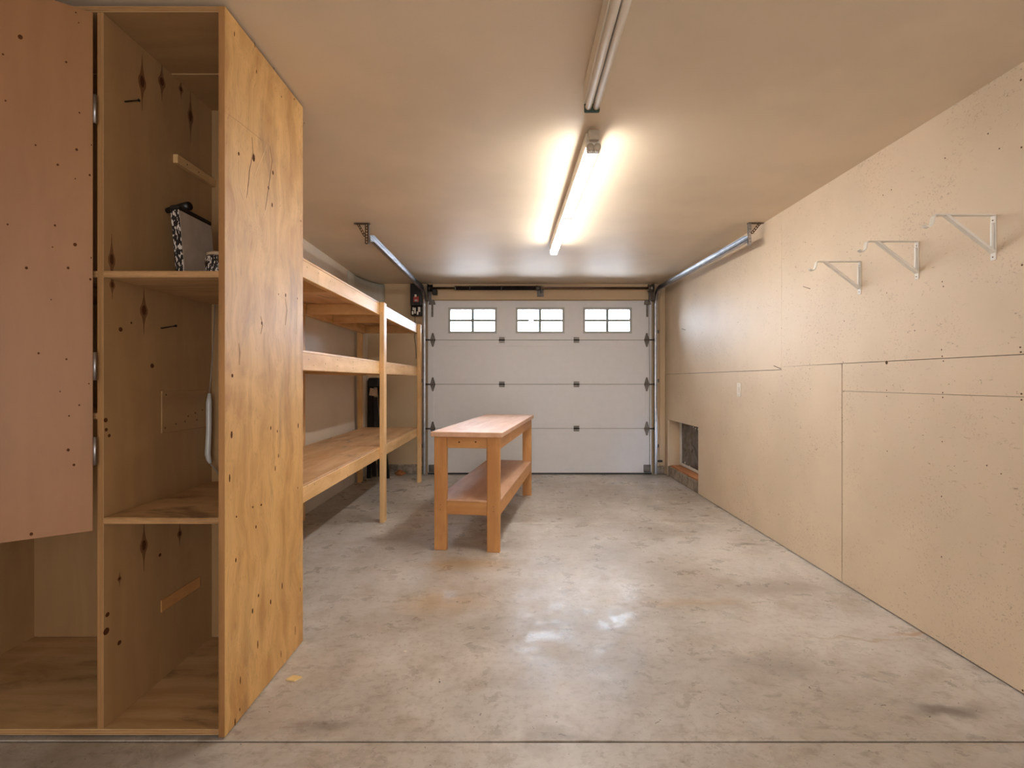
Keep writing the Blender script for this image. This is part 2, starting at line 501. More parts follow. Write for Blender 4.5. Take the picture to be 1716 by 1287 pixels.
floor = box('floor', -2.6, 2.2, YN - .1, 7.0, -0.16, -0.012, M_JOINT, bev=0)
tag(floor, 'grey concrete floor crossed by thin sawn control joints', 'floor', kind='structure')
J1, J2 = 1.737, 4.383
for (a, b) in ((YN - .1, J1 - .0045), (J1 + .0045, J2 - .004), (J2 + .004, 7.0)):
    box('concrete_slab', -2.6, 2.2, a, b, -0.10, 0.0, M_FLOOR, floor, bev=0.002)

bm = bmesh.new()
nx, ny = 16, 24
grid = [[bm.verts.new((-2.6 + 4.8 * i / nx, YN - .1 + 9.6 * j / ny, 0)) for i in range(nx + 1)] for j in range(ny + 1)]
for row in grid:
    for v in row: v.co.z = ceil_z(v.co.x, v.co.y)
top = [[bm.verts.new((v.co.x, v.co.y, 2.5)) for v in row] for row in grid]
for j in range(ny):
    for i in range(nx):
        bm.faces.new((grid[j][i], grid[j][i + 1], grid[j + 1][i + 1], grid[j + 1][i]))
        bm.faces.new((top[j][i], top[j + 1][i], top[j + 1][i + 1], top[j][i + 1]))
for i in range(nx):
    bm.faces.new((grid[0][i], top[0][i], top[0][i + 1], grid[0][i + 1]))
    bm.faces.new((grid[ny][i], grid[ny][i + 1], top[ny][i + 1], top[ny][i]))
for j in range(ny):
    bm.faces.new((grid[j][0], grid[j + 1][0], top[j + 1][0], top[j][0]))
    bm.faces.new((grid[j][nx], top[j][nx], top[j + 1][nx], grid[j + 1][nx]))
ceiling = link('ceiling', bm_mesh(bm, 'ceiling'), M_CEIL)
tag(ceiling, 'cream painted ceiling with a soft sheen', 'ceiling', kind='structure')

# right wall: framing behind, sheets of board in front with open seams
WY0, WY1, WZ0, WZ1 = 5.495, 6.58, 0.125, 0.68       # low window opening
wr = boxes('wall_right', [(XR + .016, XR + .12, YN, WY0, 0, 2.46), (XR + .016, XR + .12, WY0, WY1, WZ1, 2.46),
                          (XR + .016, XR + .12, WY1, 7.0, 0, 2.46)], M_DARKGAP, bev=0)
tag(wr, 'cream panelled wall with board seams and screw holes', 'wall', kind='structure')
G = 0.0016
def panel(pts): return prism('wall_panel', pts, 0, XR, XR + .0155, M_WALL, wr, bev=0.0005)
ZC = 2.40
ys1, ys2, ys3 = 3.786, 3.092, 4.881
pA = panel([(ys1 + G, 1.228 + G), (6.70, 1.228 + G), (6.70, 2.338), (ys1 + G, 2.338)])
pB = panel([(YN, 1.25 + G), (ys2, 1.25 + G), (ys1 - G * .4, 1.2495), (ys1 - G * .4, 2.338), (YN, 2.32)])
GS = .0034
pC = panel([(ys2 + GS, .006), (ys3 - G * .6, .006), (ys3 - G * .6, 1.228 - G), (ys1, 1.228 - G), (ys1, 1.2488), (ys2 + GS, 1.2488)])
pD = panel([(ys3 + G * .6, .006), (WY0, .006), (WY0, WZ1), (WY1, WZ1), (WY1, .006), (6.70, .006), (6.70, 1.228 - G), (ys3 + G * .6, 1.228 - G)])
pE = panel([(YN, 1.094 + G * .5), (ys2 - GS, 1.094 + G * .5), (ys2 - GS, 1.25 - G * .5), (YN, 1.25 - G * .5)])
pF = panel([(YN, .006), (ys2 - GS, .006), (ys2 - GS, 1.094 - G * .5), (YN, 1.094 - G * .5)])
def panel_at(y, z):
    if y > ys1 and z > 1.228: return pA
    if z > 1.25: return pB
    if y > ys3: return pD
    if y > ys2: return pC
    return pE if z > 1.094 else pF
for (px, py, s) in [(1578, 586, 1), (1579, 597, 1.1), (1581, 605, 1), (1580, 658, 1), (1580, 666, 1.1), (1710, 582, 1.1), (1711, 590, 1.2),
                    (1712, 660, 1.2), (1712, 670, 1.2), (1486, 654, .9), (1486, 664, .9), (1413, 607, .9), (1414, 656, 1), (1357, 610, .8),
                    (1357, 618, .8), (1358, 652, .9), (1486, 491, .9), (1579, 472, .9), (1581, 480, 1), (1270, 516, 1), (1415, 538, 1),
                    (1713, 444, 1.2), (1579, 740, .9), (1578, 832, 1), (1578, 933, 1), (1487, 756, .9), (1654, 780, 1), (1678, 794, .9),
                    (1714, 1157, 1.2), (1711, 134, 1.3), (1712, 247, 1.2), (1584, 265, 1), (1494, 318, 1), (1480, 327, .9), (1656, 224, 1),
                    (1675, 249, 1), (1310, 480, .9), (1310, 550, .9), (1412, 700, .8), (1412, 845, .8), (1236, 500, .9), (1237, 540, .9),
                    (1309, 655, .8), (1310, 630, .9), (1255, 873, 1.1), (1212, 650, .8), (1212, 627, .8), (1305, 862, 1.2)]:
    p = hit(px, py, 0, XR); p.x -= .0004
    screw(panel_at(p.y, p.z), p, 0, s=s)
kp = hit(1486, 609, 0, XR)
screw(pB, (XR - .0004, kp.y, kp.z + .004), 0, 'patched_hole', 3.0)
def dash(px0, py0, px1, py1, r=.0016):
    a = hit(px0, py0, 0, XR); b = hit(px1, py1, 0, XR); a.x = b.x = XR - .001
    tube('wall_scratch', [a, b], r, M_SCREW, panel_at(a.y, a.z), 6)
dash(1346, 480, 1358, 484); dash(1297, 613, 1309, 618, .002); dash(1143, 551, 1149, 553, .003)

# concrete curb and low window in the opening of the right wall
box('curb', XR + .004, XR + .15, WY0, WY1, 0, 0.118, M_CURB, wr, bev=.006)
jm = boxes('window_reveal', [(XR + .016, XR + .17, WY1 - .003, WY1 + .02, .118, WZ1), (XR + .016, XR + .17, WY0, WY1, WZ1 - .003, WZ1 + .03)], M_TRIM, wr, bev=0)
win = empty('window_1', (XR + .14, (WY0 + WY1) / 2, .13), 'small low window with white frame and dusty dark pane near floor', 'window', kind='structure')
XW = XR + .138
box('window_frame', XW, XW + .04, WY1 - .055, WY1 - .008, .135, WZ1 - .004, M_WHITE, win, .004)
box('window_frame', XW, XW + .04, WY0 + .004, WY0 + .05, .135, WZ1 - .004, M_WHITE, win, .004)
box('window_frame', XW, XW + .04, WY0 + .05, WY1 - .055, .135, .165, M_WHITE, win, .004)
box('window_frame', XW, XW + .04, WY0 + .05, WY1 - .055, WZ1 - .035, WZ1 - .004, M_WHITE, win, .004)
box('window_pane', XW + .018, XW + .024, WY0 + .045, WY1 - .05, .16, WZ1 - .03, M_PANED, win, 0)
box('light_stop_plate', XW + .041, XW + .05, WY0 - .06, WY1 + .06, -.02, .76, M_DARKGAP, win, 0)  # unseen plate added behind the window to stop sky light leaking in
box('window_sill', XR + .02, XW, WY0 + .003, WY1 - .06, .118, .135, M_SILL, win, .002)
for (yy, zz, s) in ((6.02, .62, .016), (5.93, .617, .022), (6.1, .628, .012), (6.40, .182, .02), (6.22, .175, .012)):
    bmk = bmesh.new(); bmesh.ops.create_icosphere(bmk, subdivisions=1, radius=s)
    for v in bmk.verts: v.co = Vector((v.co.x * .25, v.co.y * 1.2, v.co.z * .7)) * random.uniform(.7, 1.2)
    link('paint_fleck', bm_mesh(bmk, 'paint_fleck', True), M_WHITE, win, (XW + .014, yy, zz))

# left wall, alcove for the cabinet, wall behind the camera
wl = box('wall_left', XL - .1, XL, 2.44, 7.0, 0, 2.46, M_WALL2, bev=0)
tag(wl, 'pale painted wall behind the timber shelving', 'wall', kind='structure')
wa = boxes('wall_alcove', [(-2.6, -2.5, YN, 2.44, 0, 2.46), (-2.6, XL, 2.44, 2.54, 0, 2.46)], M_WALL2, bev=0)
tag(wa, 'painted wall around the plywood cabinet', 'wall', kind='structure')
wn = box('wall_near', -2.6, 2.2, YN - .1, YN, 0, 2.46, M_WALL2, bev=0)
d2 = empty('door_2', (.6, YN, 0), 'boards added around the fill light behind the camera', 'light frame', kind='structure')  # casing added to frame the fill light; the wall has no opening
box('casing', -.60, -.51, YN, YN + .02, 0, 2.12, M_TRIM, d2, .003); box('casing', 1.71, 1.80, YN, YN + .02, 0, 2.12, M_TRIM, d2, .003)
box('casing', -.60, 1.80, YN, YN + .02, 2.12, 2.21, M_TRIM, d2, .003)
tag(wn, 'cream wall facing the garage door', 'wall', kind='structure')

# door wall with curb and trim boards
DX0, DX1, DZ = -1.046, 1.697, 2.13
wb = box('wall_back', XL, DX0 + .04, YW, 7.0, 0.0, 2.44, M_TRIM, bev=0)
tag(wb, 'tan wall between the shelving and the garage door', 'wall', kind='structure')
wc = box('wall_corner', DX1 - .04, XR + .12, YW, 7.0, 0.0, 2.44, M_TRIM, bev=0)
tag(wc, 'narrow tan wall between garage door and panelled wall', 'wall', kind='structure')
wh = box('wall_header', DX0 + .04, DX1 - .04, YW, 7.0, DZ - .04, 2.44, M_TRIM, bev=0)
tag(wh, 'tan header above the garage door', 'wall', kind='structure')
box('curb', XL, DX0 - .035, YW - .012, YW + .1, 0, .118, M_CURB, wb, bev=.008)
hb = box('trim_1', DX0 - .02, DX1 + .02, YW - .03, YW, DZ + .012, 2.268, M_TRIM, wh, .003)
box('trim_2', DX1 + .055, DX1 + .10, YW - .035, YW, .10, 2.26, M_TRIM, wc, .003)
box('trim_3', DX1 + .105, XR - .002, YW - .02, YW, .10, 2.34, M_TRIM, wc, .003)
box('trim_4', DX0 - .10, DX0 - .045, YW - .03, YW, .10, 2.26, M_TRIM, wb, .003)
box('curb', DX1 + .05, XR - .02, YW - .05, YW, 0, .10, M_CURB, wc, bev=.012)

# ------------------------------------------------------------------ sectional garage door
door = empty('door_1', ((DX0 + DX1) / 2, YD, 0), 'white sectional garage door with three small top windows', 'garage door', kind='structure')
zs = [0.018, 0.563, 1.105, 1.648, DZ]
wins = []
for (a, b) in ((755, 829), (868, 942), (981, 1055)):
    wins.append(((a - VX) / FPX * YD, (b - VX) / FPX * YD))
wz0, wz1 = CAMZ + (VY - 555) * YD / FPX, CAMZ + (VY - 519) * YD / FPX
for k in range(4):
    z0, z1 = zs[k] + .0022, zs[k + 1] - .0022
    if k < 3:
        # flat skin, proud bands along the two joints, stiles at the ends
        lst = [(DX0, DX1, YD + .004, YD + .042, z0, z1), (DX0, DX1, YD, YD + .01, z0, z0 + .072), (DX0, DX1, YD, YD + .01, z1 - .072, z1),
               (DX0, DX0 + .075, YD, YD + .01, z0 + .072, z1 - .072), (DX1 - .075, DX1, YD, YD + .01, z0 + .072, z1 - .072)]
        sec = boxes('door_section', lst, M_DOOR, door, .0015)
    else:
        lst = [(DX0, DX1, YD, YD + .042, z0, wz0), (DX0, DX1, YD, YD + .042, wz1, z1)]
        xs = [DX0] + [x for w in wins for x in w] + [DX1]
        for i in range(0, len(xs), 2): lst.append((xs[i], xs[i + 1], YD, YD + .042, wz0, wz1))
        sec = boxes('door_section', lst, M_DOOR, door, 0)
        for wi, (a, b) in enumerate(wins):
            m, zc = (a + b) / 2, (wz0 + wz1) / 2
            f = .028
            boxes('window_frame', [(a - f, b + f, YD - .006, YD, wz0 - f, wz0), (a - f, b + f, YD - .006, YD, wz1, wz1 + f),
                                   (a - f, a, YD - .006, YD, wz0, wz1), (b, b + f, YD - .006, YD, wz0, wz1)], M_DOORG, sec, .0015)
            for (pa, pb) in ((a, m), (m, b)):
                for (qa, qb) in ((wz0, zc), (zc, wz1)):
                    box('window_pane', pa + .001, pb - .001, YD + .016, YD + .020, qa + .001, qb - .001, M_PANE, sec, 0)
            box('muntin', m - .017, m + .017, YD + .004, YD + .0155, wz0, wz1, M_MUNTIN, sec, .001)
            if wi == 1:
                box('muntin', a, a + (m - a) * .50, YD + .004, YD + .0155, zc - .014, zc + .014, M_MUNTIN, sec, .001)
                box('muntin', a + (m - a) * .68, b, YD + .0035, YD + .015, zc - .014, zc + .014, M_MUNTIN, sec, .001)
            else:
                box('muntin', a, b, YD + .0035, YD + .015, zc - .014, zc + .014, M_MUNTIN, sec, .001)
for (a, b) in wins:   # sampling guides for the daylight that enters through each glazed opening
    pl_ = bpy.data.lights.new('window_portal', 'AREA'); pl_.shape = 'RECTANGLE'; pl_.size = b - a; pl_.size_y = wz1 - wz0
    pl_.cycles.is_portal = True
    po = bpy.data.objects.new('window_portal', pl_); COL.objects.link(po)
    po.location = ((a + b) / 2, YD + .05, (wz0 + wz1) / 2); po.rotation_euler = (math.radians(-90), 0, 0)
box('bottom_seal', DX0, DX1, YD + .003, YD + .042, 0, .0205, M_BLACK, door, 0)
for k in (1, 2, 3): box('joint_light_seal', DX0, DX1, YD + .012, YD + .04, zs[k] - .0035, zs[k] + .0035, M_DARKGAP, door, 0)  # strips added behind the section joints to block leaking sky light
for k in (1, 2, 3):
    for px in (841, 966):
        x = (px - VX) / FPX * YD
        h = boxes('hinge', [(x - .034, x + .034, YD - .006, YD, zs[k] - .034, zs[k] - .006), (x - .034, x + .034, YD - .006, YD, zs[k] + .006, zs[k] + .034)], M_GALVD, door, .002)
        tube('hinge_pin', [(x - .036, YD - .009, zs[k]), (x + .036, YD - .009, zs[k])], .007, M_BLACKM, h, 8)
    for sx, x in ((-1, DX0 + .06), (1, DX1 - .06)):
        h = prism('roller_hinge', [(x - .03, zs[k] - .012), (x - .008, zs[k] - .085), (x + .008, zs[k] - .085), (x + .03, zs[k] - .012), (x + .03, zs[k] + .012), (x + .008, zs[k] + .085), (x - .008, zs[k] + .085), (x - .03, zs[k] + .012)],
                  1, YD - .005, YD, M_GALVD, door, .001)
        tube('roller_stem', [(x - sx * .035, YD - .022, zs[k]), (x + sx * .085, YD - .022, zs[k])], .009, M_GALVD, h, 8)
        tube('roller', [(x + sx * .085, YD - .022, zs[k]), (x + sx * .097, YD - .022, zs[k])], .02, M_BLACK, h, 12)
for sx, x in ((-1, DX0 + .055), (1, DX1 - .055)):
    prism('top_bracket', [(x - .04, 2.08), (x + .04, 2.08), (x + .028, 2.135), (x - .028, 2.135)], 1, YD - .03, YD, M_GALVD, door, .002)
    box('strut_plate', x - .012, x + .012, YD - .004, YD, 1.93, 2.08, M_GALVD, door, .001)
    boxes('bottom_bracket', [(x - .045, x + .045, YD - .005, YD, .03, .12), (x - .045, x + .045, YD - .03, YD, .03, .036)], M_GALVD, door, .002)

# ------------------------------------------------------------------ door tracks
def sweep_track(X, sx, yend, zend, parent):
    """roller channel; its mouth faces the door (direction -sx)"""
    yv, r, zt = 6.612, .20, 2.05
    path = [(yv, .012), (yv, 1.0), (yv, zt)]
    for k in range(1, 9):
        a = math.pi / 2 * k / 8
        path.append((yv - r + r * math.cos(a), zt + r * math.sin(a)))
    path.append((yend, zend))
    prof = [(-.024, .030), (-.026, .021), (-.026, .002), (-.022, 0), (-.004, 0), (0, .004), (.004, 0), (.022, 0), (.026, .002), (.026, .021), (.024, .030)]
    bm = bmesh.new(); rows = []
    for i, (y, z) in enumerate(path):
        if i == 0: t = Vector((path[1][0] - y, path[1][1] - z))
        elif i == len(path) - 1: t = Vector((y - path[i - 1][0], z - path[i - 1][1]))
        else: t = Vector((path[i + 1][0] - path[i - 1][0], path[i + 1][1] - path[i - 1][1]))
        t.normalize(); n = Vector((-t.y, t.x))
        rows.append([bm.verts.new((X - sx * u, y + n.x * w, z + n.y * w)) for (w, u) in prof])
    for a, b in zip(rows[:-1], rows[1:]):
        for k in range(len(prof) - 1): bm.faces.new((a[k], a[k + 1], b[k + 1], b[k]))
    me = bm_mesh(bm, 'channel')
    c = Vector((X, yv, 1.0))
    for v in me.vertices: v.co -= c
    o = link('channel', me, M_GALV, parent, c)
    md = o.modifiers.new('thickness', 'SOLIDIFY'); md.thickness = .002; md.offset = 0
    return o

def perforated(bm, a, b, w, th, axis_w, n):
    """angle-iron strap from a to b with a row of holes (rails and rungs)"""
    a, b = Vector(a), Vector(b); d = (b - a); L = d.length; d.normalize()
    wv = Vector(axis_w).normalized(); nv = d.cross(wv).normalized()
    def bar(p, q, hw, ht):
        dd = (q - p).normalized(); ww = wv if abs(dd.dot(wv)) < .5 else d; nn = nv
        vs = []
        for e in (p, q):
            for s, t in ((-1, -1), (1, -1), (1, 1), (-1, 1)): vs.append(bm.verts.new(e + ww * hw * s + nn * ht * t))
        for f in ((0, 1, 2, 3), (7, 6, 5, 4), (0, 4, 5, 1), (1, 5, 6, 2), (2, 6, 7, 3), (3, 7, 4, 0)): bm.faces.new([vs[i] for i in f])
    e = w * .30
    for s in (-1, 1): bar(a + wv * s * (w / 2 - e / 2), b + wv * s * (w / 2 - e / 2), e / 2, th / 2)
    for k in range(n + 1):
        p = a + d * (L * k / n)
        bar(p - wv * (w / 2 - e * .8), p + wv * (w / 2 - e * .8), L / n * .2, th / 2)

def strap(name, a, b, w, axis_w, n, mat, parent, th=.003):
    bm = bmesh.new(); perforated(bm, a, b, w, th, axis_w, n)
    c = (Vector(a) + Vector(b)) / 2
    for v in bm.verts: v.co -= c
    return link(name, bm_mesh(bm, name), mat, parent, c)

tl = empty('door_track', (DX0 - .055, 6.612, 0), 'galvanised door track on the shelving side, curving up to ceiling', 'door track')
sweep_track(DX0 - .052, -1, 4.17, 2.243, tl)
X = DX0 - .058
zc = ceil_z(X, 4.17)
strap('hanger_strap', (X - .006, 4.185, 2.205), (X - .006, 4.185, zc - .002), .034, (0, 1, 0), 7, M_GALV, tl)
strap('hanger_strap', (X - .022, 4.172, 2.205), (X - .022, 4.172, zc - .002), .026, (1, 0, 0), 7, M_PERF, tl)
strap('hanger_brace', (X - .035, 4.166, 2.262), (X - .088, 4.166, zc - .005), .020, (1, 0, .7), 5, M_PERF, tl)
strap('ceiling_strap', (X - .115, 4.175, zc - .004), (X + .0, 4.175, zc - .004), .034, (0, 1, 0), 6, M_PERF, tl)
tr = empty('door_track', (DX1 + .055, 6.612, 0), 'galvanised door track beside the panelled wall, curving up to ceiling', 'door track')
sweep_track(DX1 + .052, 1, 4.05, 2.205, tr)
X = DX1 + .058
zc = ceil_z(X, 4.05)
strap('hanger_strap', (X + .006, 4.065, 2.17), (X + .006, 4.065, zc - .002), .036, (0, 1, 0), 7, M_GALV, tr)
strap('hanger_strap', (X + .010, 4.05, 2.165), (X + .010, 4.05, zc - .002), .022, (1, 0, 0), 7, M_GALV, tr)
strap('hanger_brace', (X + .022, 4.046, 2.25), (X + .085, 4.046, zc - .006), .020, (1, 0, -.7), 5, M_PERF, tr)
strap('ceiling_strap', (X, 4.06, zc - .004), (XR - .004, 4.06, zc - .004), .034, (0, 1, 0), 6, M_PERF, tr)
for (t_, X, sx) in ((tl, DX0 - .052, -1), (tr, DX1 + .052, 1)):
    for z in (.35, 1.15, 1.75):
        boxes('wall_bracket', [(X + sx * .003, X + sx * .006, 6.59, YW - .036, z - .02, z + .02), (X + sx * .003, X + sx * .04, YW - .040, YW - .036, z - .02, z + .02)], M_GALVD, t_, .001)
box('track_stop', DX1 + .056, DX1 + .115, 6.585, 6.60, .16, .185, M_BLACK, tr, .003)
tube('safety_sensor', [(DX0 - .075, 6.59, .16), (DX0 - .075, 6.59, .23)], .016, M_BLACK, tl, 10)

# ------------------------------------------------------------------ torsion bar over the door
tb = empty('torsion_bar', (0.3, 6.55, 2.285), 'dark torsion spring on a shaft above the garage door', 'torsion spring')
YT, ZT = 6.56, 2.268
tube('shaft', [(DX0 + .02, YT, ZT), (DX1 + .01, YT, ZT)], .0135, M_SHAFT, tb, 12)
def spring(name, x0, x1, r, turns, parent):
    bm = bmesh.new(); n = turns * 8; pts = []
    for k in range(n + 1):
        a = 2 * math.pi * k / 8
        pts.append(Vector((x0 + (x1 - x0) * k / n, YT + r * math.cos(a), ZT + r * math.sin(a))))
    c = Vector(((x0 + x1) / 2, YT, ZT))
    add_tube(bm, [p - c for p in pts], (x1 - x0) / turns * .47, 5)
    return link(name, bm_mesh(bm, name, True), M_SPRING, parent, c)
sx0, sx1 = (764 - VX) / FPX * YT, (898 - VX) / FPX * YT
spring('spring', sx0, sx1, .023, 90, tb)
for x in (sx0 + .17, sx0 + .55):
    tube('spring_collar', [(x - .006, YT, ZT), (x + .006, YT, ZT)], .0305, M_GALVD, tb, 14)
tube('winding_cone', [(sx1, YT, ZT), (sx1 + .03, YT, ZT), (sx1 + .06, YT, ZT)], [.033, .028, .022], M_GALVD, tb, 14)
tube('spring_cone', [(sx0 - .02, YT, ZT), (sx0, YT, ZT)], [.022, .030], M_GALVD, tb, 14)
boxes('centre_bracket', [(sx1 + .062, sx1 + .067, YT - .03, YW - .032, ZT - .05, ZT + .03), (sx1 + .02, sx1 + .1, YW - .036, YW - .032, ZT - .09, ZT + .04)], M_GALVD, tb, .001)
for sx, x in ((-1, DX0 + .012), (1, DX1 - .005)):
    boxes('bearing_plate', [(x - .003, x + .003, 6.50, YW - .032, 2.12, 2.32), (x - .03, x + .03, YW - .036, YW - .032, 2.12, 2.32)], M_GALVD, tb, .001)
    tube('cable_drum', [(x - sx * .012, YT, ZT), (x - sx * .022, YT, ZT), (x - sx * .052, YT, ZT), (x - sx * .06, YT, ZT)], [.048, .040, .040, .050], M_GALVD if sx > 0 else M_BLACKM, tb, 18)
box('cable_keeper', DX0 + .07, DX0 + .13, 6.53, 6.60, 2.185, 2.25, M_BLACK, tb, .006)
tube('cable', [(DX1 - .05, 6.6, 2.26), (DX1 - .03, 6.635, 1.0), (DX1 - .03, 6.64, .08)], .0022, M_GALVD, tb, 6)

# ------------------------------------------------------------------ wall-mounted opener
op = empty('door_opener', (-1.17, 6.60, 1.94), 'black wall-mounted door opener with a red label beside the track', 'door opener')
box('housing', -1.245, -1.105, 6.56, 6.69, 2.055, 2.325, M_BLACK, op, .012, 2)
box('lower_cover', -1.24, -1.11, 6.565, 6.69, 1.935, 2.05, M_BLACKM, op, .012, 2)
box('red_label', -1.205, -1.14, 6.5565, 6.561, 2.10, 2.165, M_RED, op, .001)
box('white_button', -1.192, -1.168, 6.554, 6.5605, 2.16, 2.19, M_WHITEP, op, .002)
box('label_patch', -1.19, -1.155, 6.5545, 6.5575, 2.105, 2.13, M_GALV, op, .001)
for (x0, x1, z0, z1) in ((-1.225, -1.205, 1.95, 1.99), (-1.195, -1.178, 1.96, 2.03), (-1.165, -1.145, 1.945, 1.985), (-1.15, -1.125, 1.98, 2.04), (-1.215, -1.2, 2.0, 2.035)):
    box('wiring_terminal', x0, x1, 6.557, 6.567, z0, z1, M_WHITE, op, .002)
tube('opener_cable', [(-1.20, 6.63, 1.94), (-1.205, 6.66, 1.80), (-1.215, 6.69, 1.68), (-1.20, 6.694, 1.56), (-1.195, 6.694, 1.42)], .003, M_BLACK, op, 6)

# ------------------------------------------------------------------ fluorescent lights
def fixture(name, label, X0, X1, y0, y1, ztube, lit, ntube, group=None):
    """two parallel rows of bare tubes under a narrow steel channel"""
    ym = (y0 + y1) / 2
    xm = lambda y: X0 + (X1 - X0) * (y - y0) / (y1 - y0)
    t = empty(name, (xm(ym), ym, ztube), label, 'light', group)
    zc = min(ceil_z(X0, y0), ceil_z(X1, y1)) - .001
    def slab(nm, dx0, dx1, ya, yb, z0, z1, mat, bev=.003):
        pts = [(xm(ya) + dx0, ya), (xm(ya) + dx1, ya), (xm(yb) + dx1, yb), (xm(yb) + dx0, yb)]
        return prism(nm, pts, 2, z0, z1, mat, t, bev)
    slab('channel', -.034, .034, y0 + .01, y1 - .01, ztube + .0142, zc, M_WHITE)
    seg = (y1 - y0) / ntube
    for k in range(ntube):
        a, b = y0 + seg * k, y0 + seg * (k + 1)
        for s in (-1, 1):
            pts = [(xm(a + .02) + s * .0155, a + .02, ztube), (xm(b - .02) + s * .0155, b - .02, ztube)]
            tube('lit_tube' if lit else 'fluorescent_tube', pts, .0135, M_TUBEON if lit else M_TUBEOFF, t, 14)
        for (e, d) in ((a, 1), (b, -1)):
            m = M_WHITE if lit else M_GREEN
            h = slab('lamp_holder', -.031, .031, min(e, e + d * .018), max(e, e + d * .018), ztube - .017, ztube + .034, m, .004)
    return t
fl = fixture('fluorescent_light', 'lit bare-tube fluorescent strip light glowing on the ceiling', .383, .353, 2.60, 4.74, 2.262, True, 2, 'ceiling strip lights')
boxes('end_socket', [(.383 - .027, .383 + .027, 2.55, 2.585, 2.29, 2.335)], M_SOCKET, fl, .006)
for s in (-1, 1): tube('socket_cap', [(.383 + s * .0165, 2.572, 2.262), (.383 + s * .0165, 2.602, 2.262)], .0175, M_SOCKET, fl, 14)
fixture('fluorescent_light', 'unlit twin-tube fluorescent strip light, nearest on the ceiling', .312, .319, .98, 2.21, 2.258, False, 1, 'ceiling strip lights')

# ------------------------------------------------------------------ shelf brackets and switch on the right wall
def bracket(Y, ztop, label):
    t = empty('shelf_bracket', (XR, Y, ztop - .18), label, 'shelf bracket', 'white closet brackets on the panelled wall')
    pl = box('wall_plate', XR - .004, XR, Y - .0125, Y + .0125, ztop - .178, ztop, M_WHITE, t, .0015)
    box('plate_rib', XR - .012, XR - .004, Y - .006, Y + .006, ztop - .145, ztop - .03, M_WHITE, pl, .002)
    for dz in (-.022, -.165): screw(pl, (XR - .0045, Y, ztop + dz), 0, s=.9)
    box('arm', XR - .232, XR - .002, Y - .011, Y + .011, ztop - .004, ztop, M_WHITE, t, .001)
    # channel-shaped brace
    a, b = Vector((XR - .192, Y, ztop - .006)), Vector((XR - .006, Y, ztop - .150))
    d = (b - a).normalized(); n = Vector((d.z, 0, -d.x))
    if n.x > 0: n = -n
    bm = bmesh.new(); c = (a + b) / 2
    for (w0, w1, n0, n1) in ((-.010, .010, 0, .0025), (-.010, -.0075, .0025, .010), (.0075, .010, .0025, .010)):
        vs = []
        for e in (a, b):
            for (w, q) in ((w0, n0), (w1, n0), (w1, n1), (w0, n1)): vs.append(bm.verts.new(e + Vector((0, w, 0)) - n * q - c))
        for f in ((0, 1, 2, 3), (7, 6, 5, 4), (0, 4, 5, 1), (1, 5, 6, 2), (2, 6, 7, 3), (3, 7, 4, 0)): bm.faces.new([vs[i] for i in f])
    link('brace', bm_mesh(bm, 'brace'), M_WHITE, t, c)
    # rod cradle curling up at the end of the arm
    path = [(-.230, -.002), (-.236, -.006), (-.238, -.015), (-.243, -.038), (-.249, -.047), (-.258, -.050), (-.267, -.047), (-.273, -.041)]
    bm = bmesh.new(); c = Vector((XR - .25, Y, ztop - .03)); rows = []
    for i, (u, z) in enumerate(path):
        p0 = path[max(i - 1, 0)]; p1 = path[min(i + 1, len(path) - 1)]
        tt = Vector((p1[0] - p0[0], p1[1] - p0[1])).normalized(); nn = Vector((-tt.y, tt.x)) * .002
        rows.append([bm.verts.new(Vector((XR + u + s * nn.x, Y + w, ztop + z + s * nn.y)) - c) for (s, w) in ((-1, -.011), (-1, .011), (1, .011), (1, -.011))])
    for r0, r1 in zip(rows[:-1], rows[1:]):
        for k in range(4): bm.faces.new((r0[k], r0[(k + 1) % 4], r1[(k + 1) % 4], r1[k]))
    bm.faces.new(rows[0]); bm.faces.new(list(reversed(rows[-1])))
    hk = link('rod_hook', bm_mesh(bm, 'rod_hook'), M_WHITE, t, c)
    return t
bracket(2.115, 1.800, 'white metal shelf bracket highest in the view, nearest of three')
bracket(2.516, 1.800, 'white metal shelf bracket in the middle of the three')
bracket(2.932, 1.797, 'white metal shelf bracket farthest along the wall of three')

sp = hit(1239, 653, 0, XR)
sw = empty('light_switch', (XR, sp.y, sp.z), 'white wall switch plate on the panelled wall', 'switch')
box('cover_plate', XR - .006, XR, sp.y - .036, sp.y + .036, sp.z - .058, sp.z + .058, M_WHITEP, sw, .003)
box('rocker', XR - .011, XR - .006, sp.y - .012, sp.y + .012, sp.z - .024, sp.z + .024, M_WHITEP, sw, .002)
screw(sw, (XR - .0065, sp.y, sp.z - .042), 0, s=.7); screw(sw, (XR - .0065, sp.y, sp.z + .042), 0, s=.7)

# ------------------------------------------------------------------ plywood cabinet
YF, YB, XS = 1.75, 2.40, -0.929
HT = 2.362
cab = empty('storage_cabinet', (-1.5, 2.07, 0), 'tall plywood cabinet with open shelves and a door ajar', 'cabinet')
side = box('side_panel', XS - .020, XS, YF, YB, .004, HT, plyside(2), cab, .001)
box('edge_band', XS - .0195, XS - .0005, YF - .0015, YF, .006, HT - .002, PLYEDGE_A, side, 0)
XD0, XD1 = -1.341, -1.321
div = box('divider', XD0, XD1, YF, YB - .02, .031, HT - .021, plyin(2), cab, .001)
for q in (.0034, .0100, .0166):
    box('ply_layer', XD0 + q - .0016, XD0 + q + .0016, YF - .0008, YF, .033, HT - .023, PLYEDGE_A, div, 0)
XLS = -2.10
ls = box('side_panel', XLS - .02, XLS, YF, YB, .004, HT, plyin(2), cab, .001)
box('back_panel', XLS, XS - .020, YB - .019, YB - .004, .031, HT - .021, plyin(2), cab, 0)
tp = box('top_panel', XLS, XS - .020, YF, 2.10, HT - .020, HT, plyin(0), cab, .001)
